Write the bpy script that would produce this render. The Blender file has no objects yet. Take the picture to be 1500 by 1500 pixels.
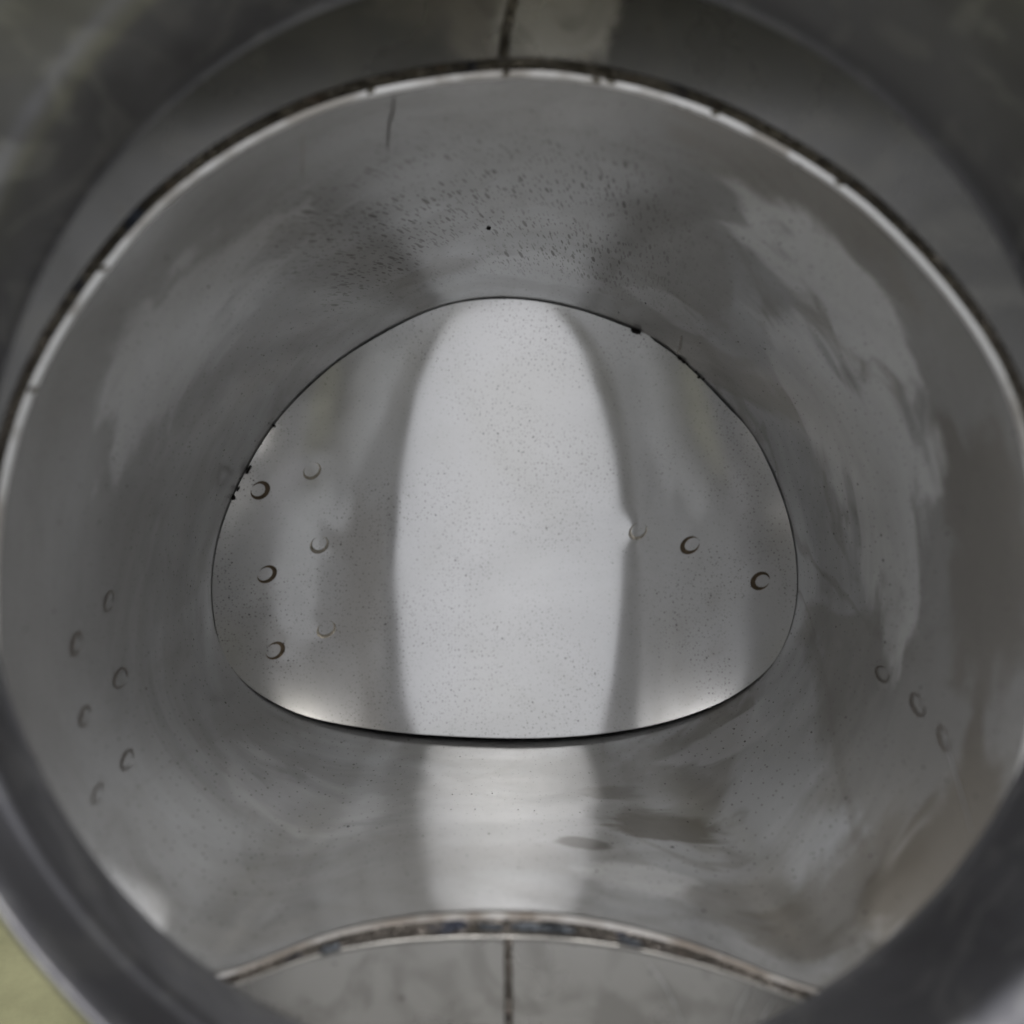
import bpy, bmesh, math, random
from mathutils import Vector, Matrix
R_ = math.radians
sc = bpy.context.scene
C = sc.collection
random.seed(7)

# ---------------------------------------------------------------- frame of reference
# The fitting is described in its own frame: x right, v up, d depth along the port's axis (metres x U).
U = 0.2                      # one fitting unit = 20 cm
PITCH = R_(34)               # the port faces up towards the sky by this angle
CAM = Vector((0, 0, 0.70))
cp, sp = math.cos(PITCH), math.sin(PITCH)
def W(x, v, d):
    """fitting frame -> world"""
    return CAM + Vector((x, d * cp + v * sp, v * cp - d * sp)) * U
F = 2600.0
def un(px, py, depth):
    """point of a surface d = depth(x, v) seen along the sight line measured on the photo"""
    d = 3.0
    for _ in range(25):
        x = (px - 750) * d / F; v = (750 - py) * d / F
        d = depth(x, v)
    return ((px - 750) * d / F, (750 - py) * d / F, d)

# ---------------------------------------------------------------- camera
cam_d = bpy.data.cameras.new('camera'); cam = bpy.data.objects.new('camera', cam_d); C.objects.link(cam)
cam.location = CAM
cam.rotation_euler = (math.pi / 2 - PITCH, 0, 0)
cam_d.sensor_width = 36; cam_d.lens = 36 * F / 1500
cam_d.clip_start = 0.01; cam_d.clip_end = 500
cam_d.dof.use_dof = True
cam_d.dof.focus_distance = 4.3 * U
cam_d.dof.aperture_fstop = 7
sc.camera = cam

# ---------------------------------------------------------------- daylight (bright overcast)
w = bpy.data.worlds.new('World'); sc.world = w; w.use_nodes = True
nt = w.node_tree; nt.nodes.clear()
out = nt.nodes.new('ShaderNodeOutputWorld'); bg = nt.nodes.new('ShaderNodeBackground')
sky = nt.nodes.new('ShaderNodeTexSky'); sky.sky_type = 'NISHITA'; sky.sun_disc = False
SUN_EL, SUN_ROT = R_(75), R_(180)
sky.sun_elevation = SUN_EL; sky.sun_rotation = SUN_ROT
sky.air_density = 1.0; sky.dust_density = 5.0; sky.ozone_density = 1.0
hs = nt.nodes.new('ShaderNodeHueSaturation'); hs.inputs['Saturation'].default_value = 0.15
nt.links.new(sky.outputs[0], hs.inputs['Color']); nt.links.new(hs.outputs[0], bg.inputs[0])
bg.inputs[1].default_value = 0.13
nt.links.new(bg.outputs[0], out.inputs[0])
sun_d = bpy.data.lights.new('sun', 'SUN'); sun = bpy.data.objects.new('sun', sun_d); C.objects.link(sun)
sun_d.energy = 0.5; sun_d.angle = R_(12); sun_d.color = (1, 0.97, 0.93)
sdir = Vector((math.sin(SUN_ROT) * math.cos(SUN_EL), math.cos(SUN_ROT) * math.cos(SUN_EL), math.sin(SUN_EL)))
sun.rotation_euler = sdir.to_track_quat('Z', 'Y').to_euler()
sc.view_settings.view_transform = 'Standard'; sc.view_settings.look = 'None'
sc.view_settings.exposure = 0.08; sc.view_settings.gamma = 1.0; sc.view_settings.use_curve_mapping = False
sc.cycles.max_bounces = 14; sc.cycles.glossy_bounces = 12; sc.cycles.diffuse_bounces = 4
sc.cycles.sample_clamp_indirect = 6

# ---------------------------------------------------------------- materials
class NM:
    """small node-graph writer; texture space = the fitting's own frame (x, d - 3, v)"""
    def __init__(self, name, metallic=1.0):
        self.m = bpy.data.materials.new(name); self.m.use_nodes = True
        self.n = self.m.node_tree; self.b = self.n.nodes['Principled BSDF']
        self.b.inputs['Metallic'].default_value = metallic
        self.co = self.n.nodes.new('ShaderNodeTexCoord').outputs['Object']
    def put(self, sock, v):
        if isinstance(v, bpy.types.NodeSocket): self.n.links.new(v, sock)
        elif isinstance(v, tuple) and len(v) == 3 and sock.type == 'RGBA': sock.default_value = (*v, 1)
        else: sock.default_value = v
    def math(self, op, a, b=0.0, c=0.0, clamp=False):
        q = self.n.nodes.new('ShaderNodeMath'); q.operation = op; q.use_clamp = clamp
        for i, v in enumerate((a, b, c)): self.put(q.inputs[i], v)
        return q.outputs[0]
    def vmath(self, op, a, b):
        q = self.n.nodes.new('ShaderNodeVectorMath'); q.operation = op
        self.put(q.inputs[0], a); self.put(q.inputs[1], b)
        return q.outputs['Value'] if op in ('DISTANCE', 'LENGTH', 'DOT_PRODUCT') else q.outputs[0]
    def noise(self, scale, detail=5, dist=0.0, vec=None, rough=0.5, out=0):
        q = self.n.nodes.new('ShaderNodeTexNoise'); q.inputs['Scale'].default_value = scale
        q.inputs['Detail'].default_value = detail; q.inputs['Distortion'].default_value = dist; q.inputs['Roughness'].default_value = rough
        self.put(q.inputs['Vector'], vec or self.co); return q.outputs[out]
    def step(self, v, a, b, lo=0.0, hi=1.0):
        q = self.n.nodes.new('ShaderNodeMapRange'); q.interpolation_type = 'SMOOTHSTEP'
        self.put(q.inputs[0], v); q.inputs[1].default_value = a; q.inputs[2].default_value = b
        q.inputs[3].default_value = lo; q.inputs[4].default_value = hi
        return q.outputs[0]
    def mix(self, f, a, b):
        q = self.n.nodes.new('ShaderNodeMix'); q.data_type = 'RGBA'
        self.put(q.inputs[0], f); self.put(q.inputs[6], a); self.put(q.inputs[7], b); return q.outputs[2]
    def sep(self, v):
        q = self.n.nodes.new('ShaderNodeSeparateXYZ'); self.put(q.inputs[0], v); return q.outputs
    def comb(self, x, y, z=0.0):
        q = self.n.nodes.new('ShaderNodeCombineXYZ')
        for i, v in enumerate((x, y, z)): self.put(q.inputs[i], v)
        return q.outputs[0]
    def specks(self, scale, rad, keep, vec=None, dims='3D'):
        """round flecks: radius rad (in cells), only a share `keep` of the cells has one"""
        q = self.n.nodes.new('ShaderNodeTexVoronoi'); q.voronoi_dimensions = dims; q.inputs['Scale'].default_value = scale
        self.put(q.inputs['Vector'], vec or self.co)
        r = self.sep(q.outputs['Color'])
        lim = self.math('MULTIPLY', self.math('MULTIPLY_ADD', r[1], 0.8, 0.35), rad)
        hit = self.math('LESS_THAN', q.outputs['Distance'], lim)
        return self.math('MULTIPLY', hit, self.math('LESS_THAN', r[0], keep))
    def spot(self, c, r, wob=0.5, scale=4.0, soft=0.4):
        """a stain, patch or painted reflection round the point c of the fitting frame, with an irregular outline"""
        p = (c[0], c[2] - 3, c[1])
        d = self.vmath('DISTANCE', self.co, p)
        d = self.math('ADD', d, self.math('MULTIPLY', self.math('SUBTRACT', self.noise(scale, 5, 0.6), 0.5), wob * 2 * r))
        return self.step(d, r * (1 - soft), r, 1.0, 0.0)
    def attr(self, name):
        q = self.n.nodes.new('ShaderNodeAttribute'); q.attribute_name = name; return q.outputs['Fac']
    def bump(self, h, strength, dist=0.01):
        q = self.n.nodes.new('ShaderNodeBump'); q.inputs['Strength'].default_value = strength; q.inputs['Distance'].default_value = dist
        self.put(q.inputs['Height'], h); self.n.links.new(q.outputs[0], self.b.inputs['Normal']); return q.outputs[0]
    def done(self, col, rough, haze=0.0, haze_rough=0.5, film=1.0):
        self.put(self.b.inputs['Base Color'], col); self.put(self.b.inputs['Roughness'], rough)
        if haze:                                   # a dull film over the polish
            g = self.n.nodes.new('ShaderNodeBsdfPrincipled'); g.inputs['Metallic'].default_value = film
            g.inputs['Roughness'].default_value = haze_rough; self.put(g.inputs['Base Color'], col)
            x = self.n.nodes.new('ShaderNodeMixShader'); self.put(x.inputs[0], haze)
            self.n.links.new(self.b.outputs[0], x.inputs[1]); self.n.links.new(g.outputs[0], x.inputs[2])
            self.n.links.new(x.outputs[0], self.n.nodes['Material Output'].inputs[0])
        return self.m

def mat_plate():
    k = NM('plate_steel'); x, d, v = k.sep(k.co); pv = k.comb(x, v)
    c = k.mix(k.step(k.noise(2.5, 6, 0.8), 0.40, 0.70), (0.80, 0.80, 0.805), (0.75, 0.75, 0.74))
    c = k.mix(k.math('MULTIPLY', k.noise(120, 3), 0.18), c, (0.45, 0.44, 0.42))
    thick = k.step(k.noise(2.2, 5, 1.0), 0.42, 0.60)
    c = k.mix(k.math('MULTIPLY', k.specks(66, 0.115, 0.85, pv, '2D'), k.math('MULTIPLY_ADD', thick, 0.5, 0.28)), c, (0.16, 0.15, 0.14))
    c = k.mix(k.math('MULTIPLY', k.specks(23, 0.048, 0.45, pv, '2D'), k.math('MULTIPLY_ADD', thick, 0.5, 0.35)), c, (0.07, 0.06, 0.055))
    c = k.mix(k.math('MULTIPLY', k.specks(120, 0.24, 0.5, pv, '2D'), k.math('MULTIPLY', thick, 0.35)), c, (0.2, 0.19, 0.18))
    k.bump(k.noise(3.0, 1, 0.0), 0.012, 0.02)
    return k.done(c, k.step(k.noise(4, 5), 0.3, 0.7, 0.07, 0.10), k.step(k.noise(1.5, 6, 1.2), 0.35, 0.65, 0.28, 0.40), 0.6, 0.1)
def mat_wall(marks, dull):
    k = NM('wall_steel'); x, d, v = k.sep(k.co)
    wv = k.comb(k.math('MULTIPLY', k.math('ARCTAN2', v, x), 0.7), k.math('MULTIPLY', d, 0.33))
    c = k.mix(k.step(k.noise(1.7, 7, 1.4), 0.42, 0.60), (0.73, 0.74, 0.75), (0.62, 0.622, 0.62))
    # wiped and unwiped patches, water marks with a tide line
    wp = k.vmath('MULTIPLY', k.co, (1.0, 0.4, 1.0))
    n1 = k.noise(1.9, 7, 0.9, wp); right = k.step(x, 0.1, 0.45)
    c = k.mix(k.math('MULTIPLY', k.step(n1, 0.455, 0.54), k.math('MULTIPLY_ADD', right, 0.6, 0.25)), c, (0.42, 0.405, 0.375))
    tide = k.step(k.math('ABSOLUTE', k.math('SUBTRACT', k.noise(1.5, 6, 1.2, k.vmath('ADD', wp, (5.0, 2.0, 1.0))), 0.5)), 0.0, 0.035, 1.0, 0.0)
    c = k.mix(k.math('MULTIPLY', tide, k.math('MULTIPLY_ADD', right, 0.4, 0.15)), c, (0.34, 0.32, 0.29))
    c = k.mix(k.math('MULTIPLY', k.noise(110, 3), 0.15), c, (0.4, 0.39, 0.37))
    heat = k.attr('heat')
    hn = k.math('ADD', heat, k.math('MULTIPLY', k.math('SUBTRACT', k.noise(2.2, 6, 1.0), 0.5), 0.9))
    h0 = k.attr('tarnish')
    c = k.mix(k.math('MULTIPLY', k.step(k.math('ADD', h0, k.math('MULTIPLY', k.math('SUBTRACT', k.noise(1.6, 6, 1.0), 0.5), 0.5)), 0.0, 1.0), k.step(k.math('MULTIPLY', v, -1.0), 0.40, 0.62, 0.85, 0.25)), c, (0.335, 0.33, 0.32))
    c = k.mix(k.math('MULTIPLY', k.step(hn, 0.5, 0.6), k.math('MULTIPLY', k.step(heat, 0.02, 0.3), 0.75)), c, (0.30, 0.265, 0.21))
    for cen, r, col, amt in marks:
        c = k.mix(k.math('MULTIPLY', k.spot(cen, r, 0.9, 6.0), amt), c, col)
    # grinding spatter: slanted dashes under the top of the branch
    kx = k.math('MULTIPLY_ADD', x, -0.30, 0.16)
    dd = k.math('SUBTRACT', d, 1.0)
    xs = k.math('SUBTRACT', x, k.math('MULTIPLY', kx, dd))
    up = k.step(v, 0.35, 0.5)
    zone = k.math('MULTIPLY', up, k.math('MULTIPLY', k.step(k.math('ABSOLUTE', k.math('ADD', x, 0.05)), 0.25, 0.55, 1.0, 0.0), k.step(k.math('ABSOLUTE', k.math('SUBTRACT', d, 0.95)), 0.35, 0.8, 1.0, 0.0)))
    zone = k.math('MULTIPLY', zone, k.step(k.noise(3.0, 3), 0.34, 0.5))
    for A, B, rad, amt in ((24, 3.6, 0.10, 0.85), (38, 6.0, 0.13, 0.7), (60, 10, 0.16, 0.6), (90, 14, 0.2, 0.5), (50, 3.0, 0.10, 0.6)):
        ds = k.specks(1.0, rad, 0.8, k.comb(k.math('MULTIPLY', xs, A), k.math('MULTIPLY', d, B)), '2D')
        c = k.mix(k.math('MULTIPLY', k.math('MULTIPLY', ds, zone), amt), c, (0.10, 0.09, 0.075))
    c = k.mix(k.math('MULTIPLY', k.specks(56, 0.11, 0.8, wv, '2D'), 0.6), c, (0.17, 0.16, 0.15))
    c = k.mix(k.math('MULTIPLY', k.specks(20, 0.048, 0.35, wv, '2D'), 0.9), c, (0.07, 0.06, 0.055))
    k.bump(k.noise(2.5, 1, 0.0), 0.03, 0.02)
    return k.done(c, k.math('MULTIPLY', k.step(k.noise(5, 6), 0.3, 0.7, 0.13, 0.20), k.step(k.math('MULTIPLY', v, -1.0), 0.45, 0.6, 1.0, 0.6)), k.math('MAXIMUM', k.step(k.noise(1.9, 6, 1.5), 0.35, 0.62, 0.34, 0.48), k.math('MULTIPLY', k.spot(dull, 0.34, 0.4, 4.0, 0.6), 0.85)), 0.6, 0.1)
def mat_body():
    k = NM('body_steel')
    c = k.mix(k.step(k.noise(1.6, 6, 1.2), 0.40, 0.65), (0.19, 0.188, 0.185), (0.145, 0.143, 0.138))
    c = k.mix(k.spot((-0.02, 0.88, 3.05), 0.21, 1.0, 6.0, 0.45), c, (0.36, 0.34, 0.315))  # pale patch paints in the reflection beside the top seam
    c = k.mix(k.spot((0.08, 0.86, 3.05), 0.11, 0.8, 5.0, 0.3), c, (0.60, 0.58, 0.55))  # brighter lobe of that painted reflection
    c = k.mix(k.spot((0.0, -0.85, 3.05), 0.55, 0.3, 3.0), c, (0.42, 0.415, 0.40))  # broad paler patch below the weld ring
    c = k.mix(k.math('MULTIPLY', k.step(k.noise(5.5, 9, 1.6), 0.46, 0.62), 0.45), c, (0.22, 0.215, 0.2))
    c = k.mix(k.math('MULTIPLY', k.specks(26, 0.13, 0.4), 0.5), c, (0.14, 0.13, 0.12))
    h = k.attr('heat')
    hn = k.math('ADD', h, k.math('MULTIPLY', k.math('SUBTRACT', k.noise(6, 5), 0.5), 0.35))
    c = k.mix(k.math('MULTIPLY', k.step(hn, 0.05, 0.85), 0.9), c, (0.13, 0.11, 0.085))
    c = k.mix(k.math('MULTIPLY', k.specks(30, 0.1, 0.35), 0.4), c, (0.12, 0.11, 0.1))
    k.bump(k.noise(3, 1), 0.03, 0.02)
    return k.done(c, k.step(k.noise(5, 6), 0.3, 0.7, 0.22, 0.36), 0.5, 0.55)
def mat_lip():
    k = NM('lip_steel')
    c = k.mix(k.step(k.noise(2.2, 6, 1.2), 0.40, 0.65), (0.20, 0.20, 0.215), (0.14, 0.14, 0.15))
    c = k.mix(k.math('MULTIPLY', k.step(k.noise(7, 8, 2.0, k.vmath('MULTIPLY', k.co, (1.0, 1.0, 1.0))), 0.52, 0.6), 0.4), c, (0.30, 0.30, 0.30))
    k.bump(k.noise(4, 3), 0.12, 0.02)
    return k.done(c, 0.35, 0.5, 0.6)
def mat_side():
    k = NM('side_pale_bounce', 0.0)  # pale coat added to lighten the drum's dark band mirrored in the plate
    c = k.mix(k.step(k.noise(1.6, 6, 1.2), 0.40, 0.65), (0.80, 0.80, 0.80), (0.70, 0.70, 0.69))
    return k.done(c, 0.6)
def mat_weld():
    k = NM('weld_oxide')
    a = k.noise(7, 6, 0.6)
    c = k.mix(k.step(a, 0.35, 0.62), (0.26, 0.235, 0.21), (0.14, 0.128, 0.115))
    c = k.mix(k.math('MULTIPLY', k.step(k.noise(9, 5, 0.4, k.vmath('ADD', k.co, (3.0, 1.0, 7.0))), 0.58, 0.66), 0.8), c, (0.07, 0.085, 0.13))
    c = k.mix(k.math('MULTIPLY', k.step(k.noise(16, 5, 0.4, k.vmath('ADD', k.co, (9.0, 4.0, 2.0))), 0.60, 0.70), 0.5), c, (0.19, 0.12, 0.08))
    k.bump(k.noise(45, 4), 0.6, 0.02)
    return k.done(c, k.step(a, 0.3, 0.7, 0.25, 0.5))
def mat_plain(name, col, rough, metallic=1.0, bump=0.2, scale=40, var=0.25):
    k = NM(name, metallic)
    dark = tuple(q * (1 - var) for q in col)
    c = k.mix(k.noise(scale / 2, 5), col, dark)
    k.bump(k.noise(scale, 4), bump, 0.01)
    return k.done(c, rough)

# ---------------------------------------------------------------- helpers
def mesh(name, verts, faces, mat, parent=None, smooth=True, solid=0.0):
    me = bpy.data.meshes.new(name); me.from_pydata([tuple(p) for p in verts], [], faces); me.update()
    if smooth:
        for p in me.polygons: p.use_smooth = True
    me.materials.append(mat)
    o = bpy.data.objects.new(name, me); C.objects.link(o)
    if parent: o.parent = parent
    if solid:
        md = o.modifiers.new('thickness', 'SOLIDIFY'); md.thickness = solid; md.offset = -1
    return o
def catmull(pts, n):
    k = len(pts); outp = []
    seg = []
    for i in range(k):
        p0, p1, p2, p3 = (Vector(pts[(i + j) % k]) for j in (-1, 0, 1, 2))
        for s in range(24):
            t = s / 24
            outp.append(0.5 * ((2 * p1) + (p2 - p0) * t + (2 * p0 - 5 * p1 + 4 * p2 - p3) * t * t + (3 * p1 - p0 - 3 * p2 + p3) * t ** 3))
    # resample by angle about a centre so that both outlines correspond
    return outp
def by_angle(poly, c, n):
    res = []
    m = len(poly)
    ang = [math.atan2(p.y - c[1], p.x - c[0]) for p in poly]
    for i in range(n):
        a = -math.pi + 2 * math.pi * i / n
        dx, dy = math.cos(a), math.sin(a)
        best = None
        for j in range(m):
            p, q = poly[j], poly[(j + 1) % m]
            ex, ey = q.x - p.x, q.y - p.y
            det = ex * dy - ey * dx
            if abs(det) < 1e-9: continue
            fx, fy = p.x - c[0], p.y - c[1]
            s = (fx * ey - fy * ex) / -det          # along ray
            t = (fx * dy - fy * dx) / -det          # along segment
            if s > 0 and -1e-6 <= t <= 1 + 1e-6 and (best is None or s > best): best = s
        res.append((c[0] + dx * best, c[1] + dy * best))
    return res
N = 360
CC = (745, 780)
egg_pts = [(740,438),(840,452),(934,485),(948,487),(957,498),(1000,530),(1060,590),(1110,650),(1155,760),(1167,870),(1140,960),(1080,1015),(1000,1050),(900,1072),(780,1081),(640,1077),(540,1067),(440,1046),(365,1005),(325,950),(311,870),(320,790),(350,710),(400,625),(460,560),(530,507),(640,452)]
ring_pts = [(740,110),(880,122),(1045,170),(1225,272),(1335,370),(1425,480),(1480,580),(1508,690),(1520,800),(1520,920),(1510,1060),(1462,1220),(1385,1335),(1305,1425),(1240,1464),(1182,1450),(1090,1408),(957,1366),(850,1345),(743,1338),(594,1345),(450,1376),(345,1424),(285,1440),(215,1398),(105,1262),(30,1130),(0,1010),(-6,870),(2,740),(30,620),(75,515),(155,395),(250,290),(390,197),(540,139)]
EGG = by_angle(catmull(egg_pts, 0), CC, N)
RING = by_angle(catmull(ring_pts, 0), CC, N)
def smooth(poly, k):
    r = [math.hypot(x - CC[0], y - CC[1]) for x, y in poly]; res = []
    for i, (x, y) in enumerate(poly):
        m = sum(r[(i + j) % N] for j in range(-k, k + 1)) / (2 * k + 1)
        res.append((CC[0] + (x - CC[0]) * m / r[i], CC[1] + (y - CC[1]) * m / r[i]))
    return res
RING = smooth(smooth(RING, 3), 3)
EGG_S = smooth(smooth(EGG, 5), 5)

# surfaces
RP = 1.19; DP = 4.9; TP = 0.03; RV = 12
SPOTS = [(457,689,0.3,-60),(380,718,1.0,-10),(468,797,0.55,-80),(390,841,0.8,-10),(478,921,0.5,-75),(402,953,0.7,0),(935,777,0.45,-100),(1012,798,0.85,-150),(1115,851,1.0,180)]
def plate_d(x, v):
    return DP - (RP - math.sqrt(max(RP * RP - x * x, 0.01))) + TP * v - v * v / (2 * RV)
SP3 = [un(q[0], q[1], plate_d) for q in SPOTS]
def dented_d(x, v):
    d = plate_d(x, v)
    for p, q in zip(SP3, SPOTS):
        r2 = (x - p[0]) ** 2 + (v - p[1]) ** 2
        if r2 < 0.02: d += 0.0011 * math.exp(-r2 / (2 * 0.028 ** 2))
    return d
RB = 1.5; DB = 3.05
def back_d(x, v):
    return DB - (RB - math.sqrt(max(RB * RB - min(abs(x), 1.35) ** 2, 0.01)))
def grid_faces(rows, n, closed=True):
    f = []
    for r in range(rows - 1):
        for i in range(n if closed else n - 1):
            j = (i + 1) % n
            f.append((r * n + i, r * n + j, (r + 1) * n + j, (r + 1) * n + i))
    return f
def set_attr(o, name, vals):
    at = o.data.attributes.new(name, 'FLOAT', 'POINT')
    at.data.foreach_set('value', vals)
def scaled(poly, s):
    return [(CC[0] + (x - CC[0]) * s, CC[1] + (y - CC[1]) * s) for (x, y) in poly]

root = bpy.data.objects.new('steel_duct_fitting', None); C.objects.link(root); root.location = W(0, 0, 3)
root.rotation_euler = (-PITCH, 0, 0); root.scale = (U, U, U)
root['label'] = 'open welded stainless steel duct fitting with a curved end plate deep inside'
root['category'] = 'duct fitting'
def part(name, pts, faces, mat, parent=None, **k):
    """pts in the fitting frame (x, v, d)"""
    return mesh(name, [(p[0], p[2] - 3, p[1]) for p in pts], faces, mat, parent or root, **k)
def lerp3(a, b, t): return tuple(a[j] + (b[j] - a[j]) * t for j in range(3))
def proj(p): return (750 + p[0] * F / p[2], 750 - p[1] * F / p[2])

# --- branch wall: outline at the slit, outline at the weld ring
egg3 = []
for i, (px, py) in enumerate(EGG_S):
    dy = (py - CC[1]) / 300.0
    gap = 1.9 + 5.2 * max(0, dy) ** 3
    ux, uy = px - CC[0], py - CC[1]; l = math.hypot(ux, uy)
    egg3.append(un(px + ux / l * gap, py + uy / l * gap, plate_d))
ring3 = [un(px, py, back_d) for px, py in RING]
SAG = 0.012
def wall_pt(i, t):
    i %= N; i0 = int(i); fr = i - i0; i1 = (i0 + 1) % N
    a = lerp3(egg3[i0], egg3[i1], fr); b = lerp3(ring3[i0], ring3[i1], fr)
    low = max(0.0, -a[1] / 0.63) ** 2
    x, v, d = lerp3(a, b, t)
    return (x, v - SAG * low * 4 * t * (1 - t), d)
def wall_at(px, py):
    """point of the branch wall seen at a place in the photo"""
    ang = math.atan2(py - CC[1], px - CC[0]); i = (ang + math.pi) / (2 * math.pi) * N
    lo, hi = 0.0, 1.0; want = math.hypot(px - CC[0], py - CC[1])
    for _ in range(30):
        m = (lo + hi) / 2; q = proj(wall_pt(i, m))
        if math.hypot(q[0] - CC[0], q[1] - CC[1]) < want: lo = m
        else: hi = m
    return wall_pt(i, lo)

BROWN = (0.30, 0.275, 0.235)
marks = [(wall_at(970, 1210), 0.16, (0.22, 0.20, 0.17), 0.9), (wall_at(860, 1235), 0.07, (0.20, 0.19, 0.17), 0.9), (wall_at(905, 1160), 0.10, (0.25, 0.235, 0.21), 0.7),
         (wall_at(1250, 1310), 0.25, BROWN, 0.7), (wall_at(1370, 1270), 0.25, (0.20, 0.18, 0.15), 0.85), (wall_at(1190, 290), 0.30, BROWN, 0.55),
         (wall_at(1240, 480), 0.22, (0.40, 0.375, 0.33), 0.55), (wall_at(1450, 820), 0.30, (0.22, 0.20, 0.17), 0.7),
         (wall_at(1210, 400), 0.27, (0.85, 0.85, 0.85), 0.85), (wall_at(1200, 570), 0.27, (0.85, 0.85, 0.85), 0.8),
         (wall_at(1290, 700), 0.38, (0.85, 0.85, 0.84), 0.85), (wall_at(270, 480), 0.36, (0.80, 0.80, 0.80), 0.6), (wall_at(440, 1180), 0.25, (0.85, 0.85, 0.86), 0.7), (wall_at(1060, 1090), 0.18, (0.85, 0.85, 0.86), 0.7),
         (wall_at(640, 395), 0.12, (0.36, 0.345, 0.32), 0.6), (wall_at(925, 1285), 0.15, (0.86, 0.86, 0.86), 0.85), (wall_at(800, 395), 0.2, (0.80, 0.80, 0.80), 0.6), (wall_at(980, 450), 0.13, (0.80, 0.80, 0.80), 0.5)]  # pale patch over the slit's top paints in a glow
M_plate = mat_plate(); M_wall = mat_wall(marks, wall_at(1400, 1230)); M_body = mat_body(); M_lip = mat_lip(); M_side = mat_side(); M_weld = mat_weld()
def mat_edge():
    k = NM('bright_edge')
    c = k.mix(k.math('MULTIPLY', k.step(k.noise(4.5, 6, 1.0), 0.46, 0.62), 0.75), (0.80, 0.79, 0.77), (0.30, 0.27, 0.23))
    c = k.mix(k.specks(40, 0.2, 0.3), c, (0.12, 0.1, 0.08))
    x, d, v = k.sep(k.co)
    c = k.mix(k.math('MULTIPLY', k.step(k.math('MULTIPLY', v, -1.0), 0.5, 0.6), k.step(k.noise(3.2, 7, 1.0), 0.40, 0.56, 0.35, 0.95)), c, (0.27, 0.23, 0.19))
    k.bump(k.noise(20, 4), 0.06, 0.01)
    return k.done(c, 0.3)
M_edge = mat_edge()
M_edge2 = mat_plain('ground_edge', (0.42, 0.41, 0.39), 0.35, bump=0.1, scale=10, var=0.6)
M_dark = mat_plain('cut_oxide', (0.03, 0.027, 0.025), 0.6)
M_tint = mat_plain('heat_tint_or_reflection', (0.13, 0.10, 0.07), 0.3, bump=0.1)
M_tint2 = mat_plain('faint_heat_tint', (0.36, 0.33, 0.28), 0.2, bump=0.1)
M_slag = mat_plain('blue_grey_slag', (0.20, 0.22, 0.245), 0.45, bump=0.6, scale=60, var=0.5)
M_grime = mat_plain('grime', (0.10, 0.09, 0.08), 0.6, metallic=0.3)
M_scratch = mat_plain('bare_scratch', (0.72, 0.72, 0.72), 0.3)

rows = 60; pts = [(x, v, d + 0.15) for x, v, d in egg3]; heat = [0.0] * N
for r in range(rows):
    t = r / (rows - 1)
    for i in range(N):
        pts.append(wall_pt(i, t))
        p = RING[i]; side = max(0.0, (p[0] - CC[0]) / 700)          # browner on the right
        heat.append(max(0.0, 1 - (1 - t) / 0.55) * (0.45 + 0.55 * side) + max(0.0, 1 - (1 - t) / 0.08) * 0.3)
wall = part('branch_wall', pts, grid_faces(rows + 1, N), M_wall)
set_attr(wall, 'heat', heat)
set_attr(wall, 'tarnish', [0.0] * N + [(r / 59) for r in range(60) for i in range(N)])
mn_ = 4.95
pts = [(x, v, d + 0.15) for x, v, d in egg3]
for s_ in (0.6, 0.2): pts += [(x * s_, v * s_, (d + 0.15) * s_ + 5.12 * (1 - s_)) for x, v, d in egg3]
pts.append((0, 0, 5.13))
part('backing_sheet', pts, grid_faces(3, N) + [(2 * N + i, 2 * N + (i + 1) % N, 3 * N) for i in range(N)], M_dark)

# --- end plate: rolled sheet trimmed to the cut outline, with shallow dents at the spot welds
rows = 110; pts = []
for r in range(rows):
    s_ = (r + 0.3) / (rows - 1 + 0.3)
    pts += [un(px, py, dented_d) for px, py in scaled(EGG, s_)]
ctr = len(pts); pts.append(un(CC[0], CC[1], dented_d))
faces = grid_faces(rows, N) + [(ctr, (i + 1) % N, i) for i in range(N)]
edge0 = pts[(rows - 1) * N: rows * N]; base_ = len(pts); nf_ = len(faces)
pts += edge0 + [(x, v, d + 0.02) for x, v, d in edge0]
faces += [(base_ + i, base_ + (i + 1) % N, base_ + N + (i + 1) % N, base_ + N + i) for i in range(N)]
plate = part('end_plate', pts, faces, M_plate)
plate.data.materials.append(M_dark)
for p_ in plate.data.polygons[nf_:]: p_.material_index = 1
plate['label'] = 'pale curved end plate outlined by a thin dark slit'
for (sx, sy, st, a0), p in zip(SPOTS, SP3):
    # a crescent of heat-tinted metal standing a hair proud of the plate
    n = 44; pts = []; a0 = math.radians(a0); R0 = 12.0
    span = math.radians(150 + 20 * st)
    prof = [(-1, 0.0), (-0.5, 0.8), (0, 1.0), (0.5, 0.8), (1, 0.0)]
    for q, h in prof:
        for i in range(n):
            u = i / (n - 1) * 2 - 1
            wd = (2.0 + 1.6 * st) * max(0.0, math.cos(u * math.pi / 2)) ** (1.8 - 0.7 * st)
            wd += 0.05
            a = a0 + u * span
            rr = R0 + q * wd + 0.3 * math.sin(2 * a + sx)
            X, Y = rr * math.cos(a), -rr * math.sin(a) * 0.95
            # slightly leaning oval
            X, Y = X + 0.25 * -Y, Y
            pp = un(sx + X, sy + Y, dented_d)
            pts.append((pp[0], pp[1], pp[2] - 0.0008 - 0.0004 * h))
    sw = part('spot_weld_or_reflection', pts, grid_faces(len(prof), n, False), M_tint if st > 0.65 else M_tint2, plate)
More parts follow.
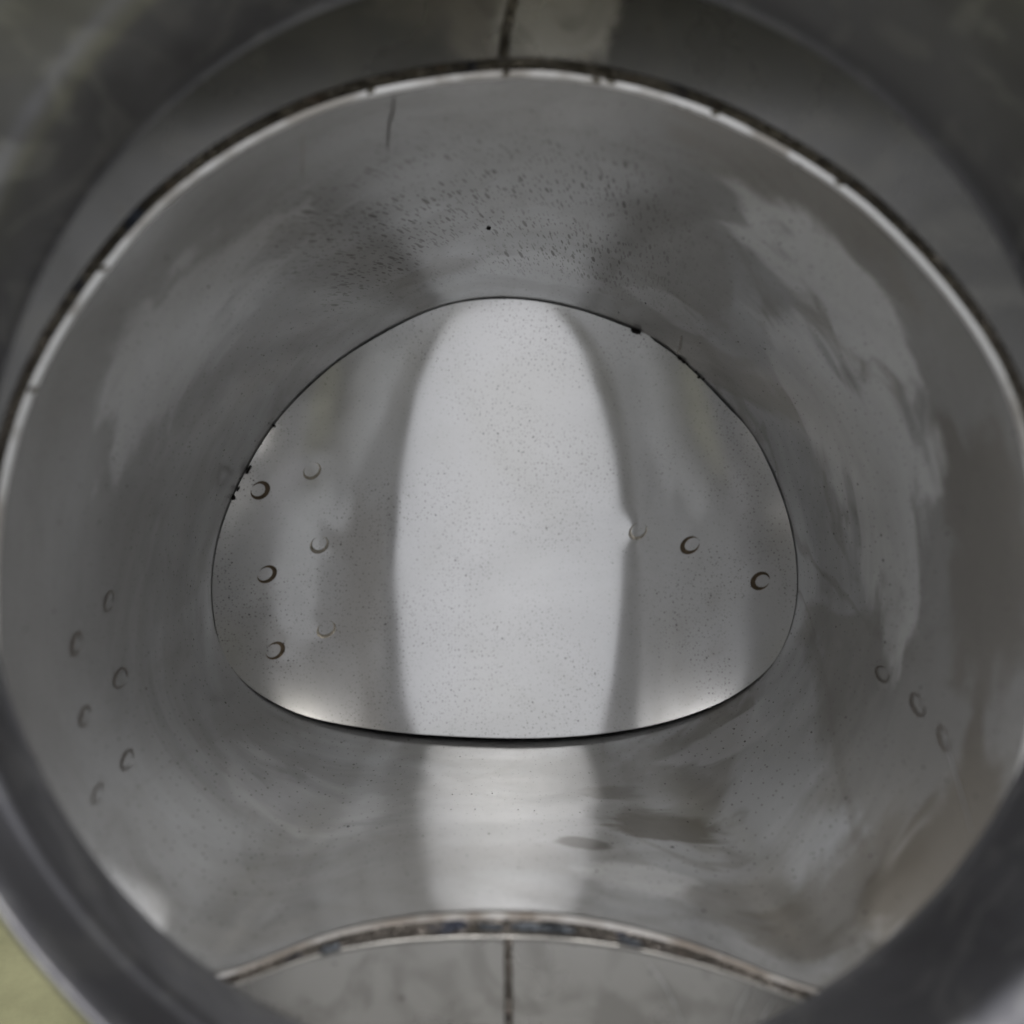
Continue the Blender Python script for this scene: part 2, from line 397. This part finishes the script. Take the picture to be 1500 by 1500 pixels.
# reflections of the plate's weld marks, built as tinted crescents on the branch wall
for k_i, (sx, sy, st, w_, h_, tl) in enumerate([(160,880,.3,6,15,14),(112,942,1,6,17,14),(176,991,.5,8,15,22),(124,1047,.8,6,15,16),(185,1110,.6,7,15,20),(142,1160,.3,5,16,20),(1293,985,.3,8,12,-30),(1345,1030,.6,8,17,-22),(1383,1080,.7,6,19,-16)]):
    n = 44; pts = []; tl = math.radians(tl)
    for q in (-1, -0.5, 0, 0.5, 1):
        for i in range(n):
            u = i / (n - 1) * 2 - 1; a = (math.pi if sx < 700 else math.pi) + u * math.radians(165)
            wd = 0.15 + (1.2 + 1.6 * st) * max(0.0, math.cos(u * math.pi / 2)) ** 0.6
            X, Y = (w_ + q * wd) * math.cos(a), (h_ + q * wd) * math.sin(a)
            X, Y = X * math.cos(tl) - Y * math.sin(tl), X * math.sin(tl) + Y * math.cos(tl)
            p_ = wall_at(sx + X, sy + Y); e_ = 1 - 0.002 / p_[2]
            pts.append((p_[0] * e_, p_[1] * e_, p_[2] * e_))
    part('spot_weld_or_reflection', pts, grid_faces(5, n, False), M_tint, wall)

# --- weld ring
def ringoff(off, dd, surf=back_d, wob=0.0):
    res = []
    for i, (px, py) in enumerate(RING):
        dx, dy = px - CC[0], py - CC[1]; l = math.hypot(dx, dy)
        low = max(0.0, dy / l)
        o = off * (1 + 0.25 * low ** 4) + wob * (math.sin(i * 0.61) + math.sin(i * 1.37 + 1) + 0.6 * math.sin(i * 3.1)) * 0.4
        q = un(px + dx / l * o, py + dy / l * o, surf)
        res.append((q[0], q[1], q[2] - dd))
    return res
eA, eB, eC, eD = ringoff(-5, 0.0), ringoff(-3.5, 0.0125), ringoff(3.8, 0.0138, wob=0.25), ringoff(4.6, 0.0)
be_f = []
for k in range(3): be_f += [((2 * k) * N + i, (2 * k) * N + (i + 1) % N, (2 * k + 1) * N + (i + 1) % N, (2 * k + 1) * N + i) for i in range(N)]
part('branch_edge', eA + eB + eB + eC + eC + eD, be_f, M_edge)
part('weld_bead', ringoff(3.6, 0.012) + ringoff(6, 0.011) + ringoff(11, 0.009, wob=0.6) + ringoff(15, 0.013, wob=1) + ringoff(20, 0.009, wob=1) + ringoff(24, 0.003, wob=0.8) + ringoff(26, -0.001), grid_faces(7, N), M_weld)
lowN = [i for i in range(N) if RING[i][1] > 1300]
a_, b_, c_ = ringoff(24.5, 0.001, wob=0.2), ringoff(27, 0.004, wob=0.2), ringoff(31, 0.001, wob=0.2)
part('sheet_edge', [a_[i] for i in lowN] + [b_[i] for i in lowN] + [c_[i] for i in lowN], grid_faces(3, len(lowN), False), M_edge2)
# slag patches on the lower bead
def ring_at(px, off, dd):
    i = min(range(N), key=lambda k: abs(RING[k][0] - px) + (0 if RING[k][1] > 1300 else 1e5))
    j = i + 1; A, B = RING[i], RING[j % N]
    t = (px - A[0]) / (B[0] - A[0] + 1e-9); y = A[1] + (B[1] - A[1]) * t
    q = un(px, y + off * 1.25, back_d); return (q[0], q[1], q[2] - dd)
for x0, x1, o0, o1 in ((702, 738, 9, 18), (748, 842, 7, 19), (470, 500, 9, 20), (905, 940, 10, 18)):
    n = 20; pts = []
    for q, h in ((0, 0.006), (0.2, 0.019), (0.5, 0.021), (0.8, 0.018), (1, 0.006)):
        for i in range(n):
            e = min(i, n - 1 - i) / 3; e = min(1, e)
            mid = (o0 + o1) / 2; oo = mid + (o0 + (o1 - o0) * q - mid) * (0.45 + 0.55 * e) + random.uniform(-.6, .6)
            pts.append(ring_at(x0 + (x1 - x0) * i / (n - 1), oo, h))
    part('weld_slag', pts, grid_faces(5, n, False), M_slag)
def blob(name, c3, rx, rz, ry, mat, parent=None, seed=0, tilt=0.0, n=10):
    rnd = random.Random(seed); pts = []; m = 7
    for a in range(m):
        th = math.pi * a / (m - 1)
        for b in range(n):
            ph = 2 * math.pi * b / n; k = 1 + rnd.uniform(-.25, .25) * (0 < a < m - 1)
            X = rx * math.sin(th) * math.cos(ph) * k; V = rz * math.cos(th) * k; D = ry * math.sin(th) * math.sin(ph) * k
            X, V = X * math.cos(tilt) - V * math.sin(tilt), X * math.sin(tilt) + V * math.cos(tilt)
            pts.append((c3[0] + X, c3[1] + V, c3[2] + D))
    return part(name, pts, grid_faces(m, n), mat, parent)
for k, (px, py) in enumerate([(545,137),(741,111),(873,121),(893,123),(1045,169),(1225,271),(155,396),(53,572)]):
    q = un(px, py, back_d)
    blob('tack_weld', (q[0], q[1], q[2] - 0.018), 0.008, 0.004, 0.004, M_tint2, seed=k, tilt=-0.3 if px > 750 else 0.5)
# burnt crumbs along the slit
for k, (px, py, a, b, tl) in enumerate([(931,486,8,3.2,-.35),(995,525,4,2.6,-.6),(1001,529,5,3.4,-.6),(1007,533,2.5,2,0),(1020,544,2.4,2,0),(1023,553,2.4,2,0),(402,624,3.5,1.6,-.5),(365,688,2.2,7,-.5),(343,729,3,3.6,0),(350,716,1.4,4,-.4),(716,335,3.6,2.6,0),(1030,556,1.6,1.2,0)]):
    ux, uy = px - CC[0], py - CC[1]
    q = un(px, py, plate_d) if (px, py) != (716, 335) else wall_at(px, py)
    s_ = q[2] / F
    blob('weld_spatter', (q[0], q[1], q[2] - 0.008), a * s_, b * s_, 0.006, M_dark, seed=20 + k, tilt=tl)

# --- marks on the branch wall and body: thin films following the surface
def film(name, path, wpx, at, mat, dd=0.002):
    pts = []
    n = len(path)
    for k, (px, py) in enumerate(path):
        q0 = path[max(0, k - 1)]; q1 = path[min(n - 1, k + 1)]
        tx, ty = q1[0] - q0[0], q1[1] - q0[1]; l = math.hypot(tx, ty)
        ww = wpx * (0.35 + 0.65 * math.sin(math.pi * (k + 0.5) / n)) / 2
        for s_ in (-1, 1):
            p = at(px - ty / l * ww * s_, py + tx / l * ww * s_)
            k_ = 1 - dd / p[2]
            pts.append((p[0] * k_, p[1] * k_, p[2] * k_))
    return part(name, pts, [(2 * i, 2 * i + 1, 2 * i + 3, 2 * i + 2) for i in range(n - 1)], mat)
def pathlin(pts, n=12, jit=0.5):
    out_ = []
    for (a, b) in zip(pts[:-1], pts[1:]):
        for i in range(n): out_.append((a[0] + (b[0] - a[0]) * i / n + random.uniform(-jit, jit), a[1] + (b[1] - a[1]) * i / n))
    out_.append(pts[-1]); return out_
film('drip_mark', pathlin([(577,140),(576,162),(570,185),(568,221)]), 3.2, wall_at, M_grime, 0.004)
film('drip_mark', pathlin([(444,196),(443,258)]), 2.2, wall_at, M_tint2, 0.004)
film('drip_mark', pathlin([(998,492),(996,508),(991,524)]), 4, wall_at, M_tint2, 0.004)
bk = lambda px, py: un(px, py, back_d)
film('scratch', pathlin([(948,1408),(972,1440),(990,1475),(1003,1510)], jit=0.2), 2.2, bk, M_scratch, 0.008)
film('scratch', pathlin([(1098,1448),(1082,1475),(1074,1505)], jit=0.2), 2.6, bk, M_scratch, 0.008)
film('scratch', pathlin([(1135,1462),(1118,1490),(1112,1510)], jit=0.2), 1.6, bk, M_scratch, 0.008)
film('scratch', pathlin([(1382,1070),(1400,1130),(1425,1220)], jit=0.2), 1.6, wall_at, M_scratch, 0.004)

# --- back wall of the body round the weld
def circ(cx, cy, rpx):
    res = []
    for i in range(N):
        a = -math.pi + 2 * math.pi * i / N
        ex, ey = CC[0] - cx, CC[1] - cy
        bq = ex * math.cos(a) + ey * math.sin(a); cq = ex * ex + ey * ey - rpx * rpx
        s = -bq + math.sqrt(bq * bq - cq)
        res.append((CC[0] + s * math.cos(a), CC[1] + s * math.sin(a)))
    return res
MOUTH = [(x, y if y > CC[1] else CC[1] + (y - CC[1]) * 1.02) for x, y in circ(776, 772, 800)]
ipx = [proj(p) for p in ringoff(24, 0.0)]; opx = [(CC[0] + (x - CC[0]) * 1.06, CC[1] + (y - CC[1]) * 1.06) for x, y in MOUTH]
rows = 40; pts = []; heat = []
for r in range(rows):
    t = (r / (rows - 1)) ** 1.4
    for a, b in zip(ipx, opx):
        q = (a[0] + (b[0] - a[0]) * t, a[1] + (b[1] - a[1]) * t)
        pts.append(un(q[0], q[1], back_d))
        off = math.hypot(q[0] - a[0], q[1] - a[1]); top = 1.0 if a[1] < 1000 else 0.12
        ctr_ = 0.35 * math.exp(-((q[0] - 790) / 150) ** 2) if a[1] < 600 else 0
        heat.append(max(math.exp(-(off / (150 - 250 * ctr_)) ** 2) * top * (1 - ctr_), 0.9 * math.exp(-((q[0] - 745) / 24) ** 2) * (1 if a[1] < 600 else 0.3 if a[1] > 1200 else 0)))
bw_outer = pts[-N:]
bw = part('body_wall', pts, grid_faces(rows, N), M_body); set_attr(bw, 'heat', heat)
def seam(path, wpx):
    prof = [(-1, -0.001), (-0.8, 0.005), (-0.3, 0.009), (0.3, 0.009), (0.8, 0.005), (1, -0.001)]; pts = []
    rows_ = 0
    for k in range(len(path) - 1):
        (x0, y0), (x1, y1) = path[k], path[k + 1]
        for i in range(24):
            t = i / 23; x = x0 + (x1 - x0) * t; y = y0 + (y1 - y0) * t
            for q, h in prof:
                p = un(x + q * wpx / 2 + random.uniform(-.4, .4), y, back_d); pts.append((p[0], p[1], p[2] - h))
            rows_ += 1
    n = len(prof)
    return part('seam_weld', pts, grid_faces(rows_, n, False), M_weld)
seam([(737, 84), (741, 45), (752, 0), (757, -120)], 17)
seam([(744, 1372), (745, 1450), (745, 1640)], 13)

# --- drum between back wall and mouth, then the flared mouth lip
def flat(px, py, d): return ((px - 750) * d / F, (750 - py) * d / F, d)
mouth = [flat(px, py, 2.64) for px, py in MOUTH]
pts = []; rows = 12
for r in range(rows):
    for a, b in zip(bw_outer, mouth): pts.append(lerp3(a, b, r / (rows - 1)))
part('drum_wall', pts, grid_faces(rows, N), M_side)
prof = [(0.0, 2.64), (0.02, 2.61), (0.06, 2.57), (0.2, 2.47), (0.3, 2.40), (0.36, 2.365), (0.42, 2.355), (0.48, 2.34), (0.7, 2.26), (0.9, 2.20), (0.97, 2.19), (1.0, 2.22)]
co = circ(1040, 600, 1280); pts = []
for t, d in prof:
    for a, b in zip(MOUTH, co):
        lf = max(0.0, (CC[0] - b[0]) / 985) ** 2
        pts.append(flat(a[0] + (b[0] - a[0]) * t, a[1] + (b[1] - a[1]) * t, d + (2.62 - d) * 0.7 * lf))
part('mouth_lip', pts, grid_faces(len(prof), N), M_lip, solid=0.02)

# --- ground
g = bpy.data.materials.new('grass_mat'); g.use_nodes = True
n = g.node_tree; b = n.nodes['Principled BSDF']; b.inputs['Roughness'].default_value = 0.9
nz = n.nodes.new('ShaderNodeTexNoise'); nz.inputs['Scale'].default_value = 14; nz.inputs['Detail'].default_value = 6; nz.inputs['Roughness'].default_value = 0.7
cr = n.nodes.new('ShaderNodeValToRGB'); cr.color_ramp.elements[0].color = (0.10, 0.10, 0.05, 1); cr.color_ramp.elements[1].color = (0.46, 0.45, 0.26, 1)
tc = n.nodes.new('ShaderNodeTexCoord'); n.links.new(tc.outputs['Object'], nz.inputs['Vector'])
n.links.new(nz.outputs[0], cr.inputs[0]); n.links.new(cr.outputs[0], b.inputs['Base Color'])
gr = mesh('ground', [(-100, -100, 0), (100, -100, 0), (100, 100, 0), (-100, 100, 0)], [(0, 1, 2, 3)], g)
gr['kind'] = 'structure'
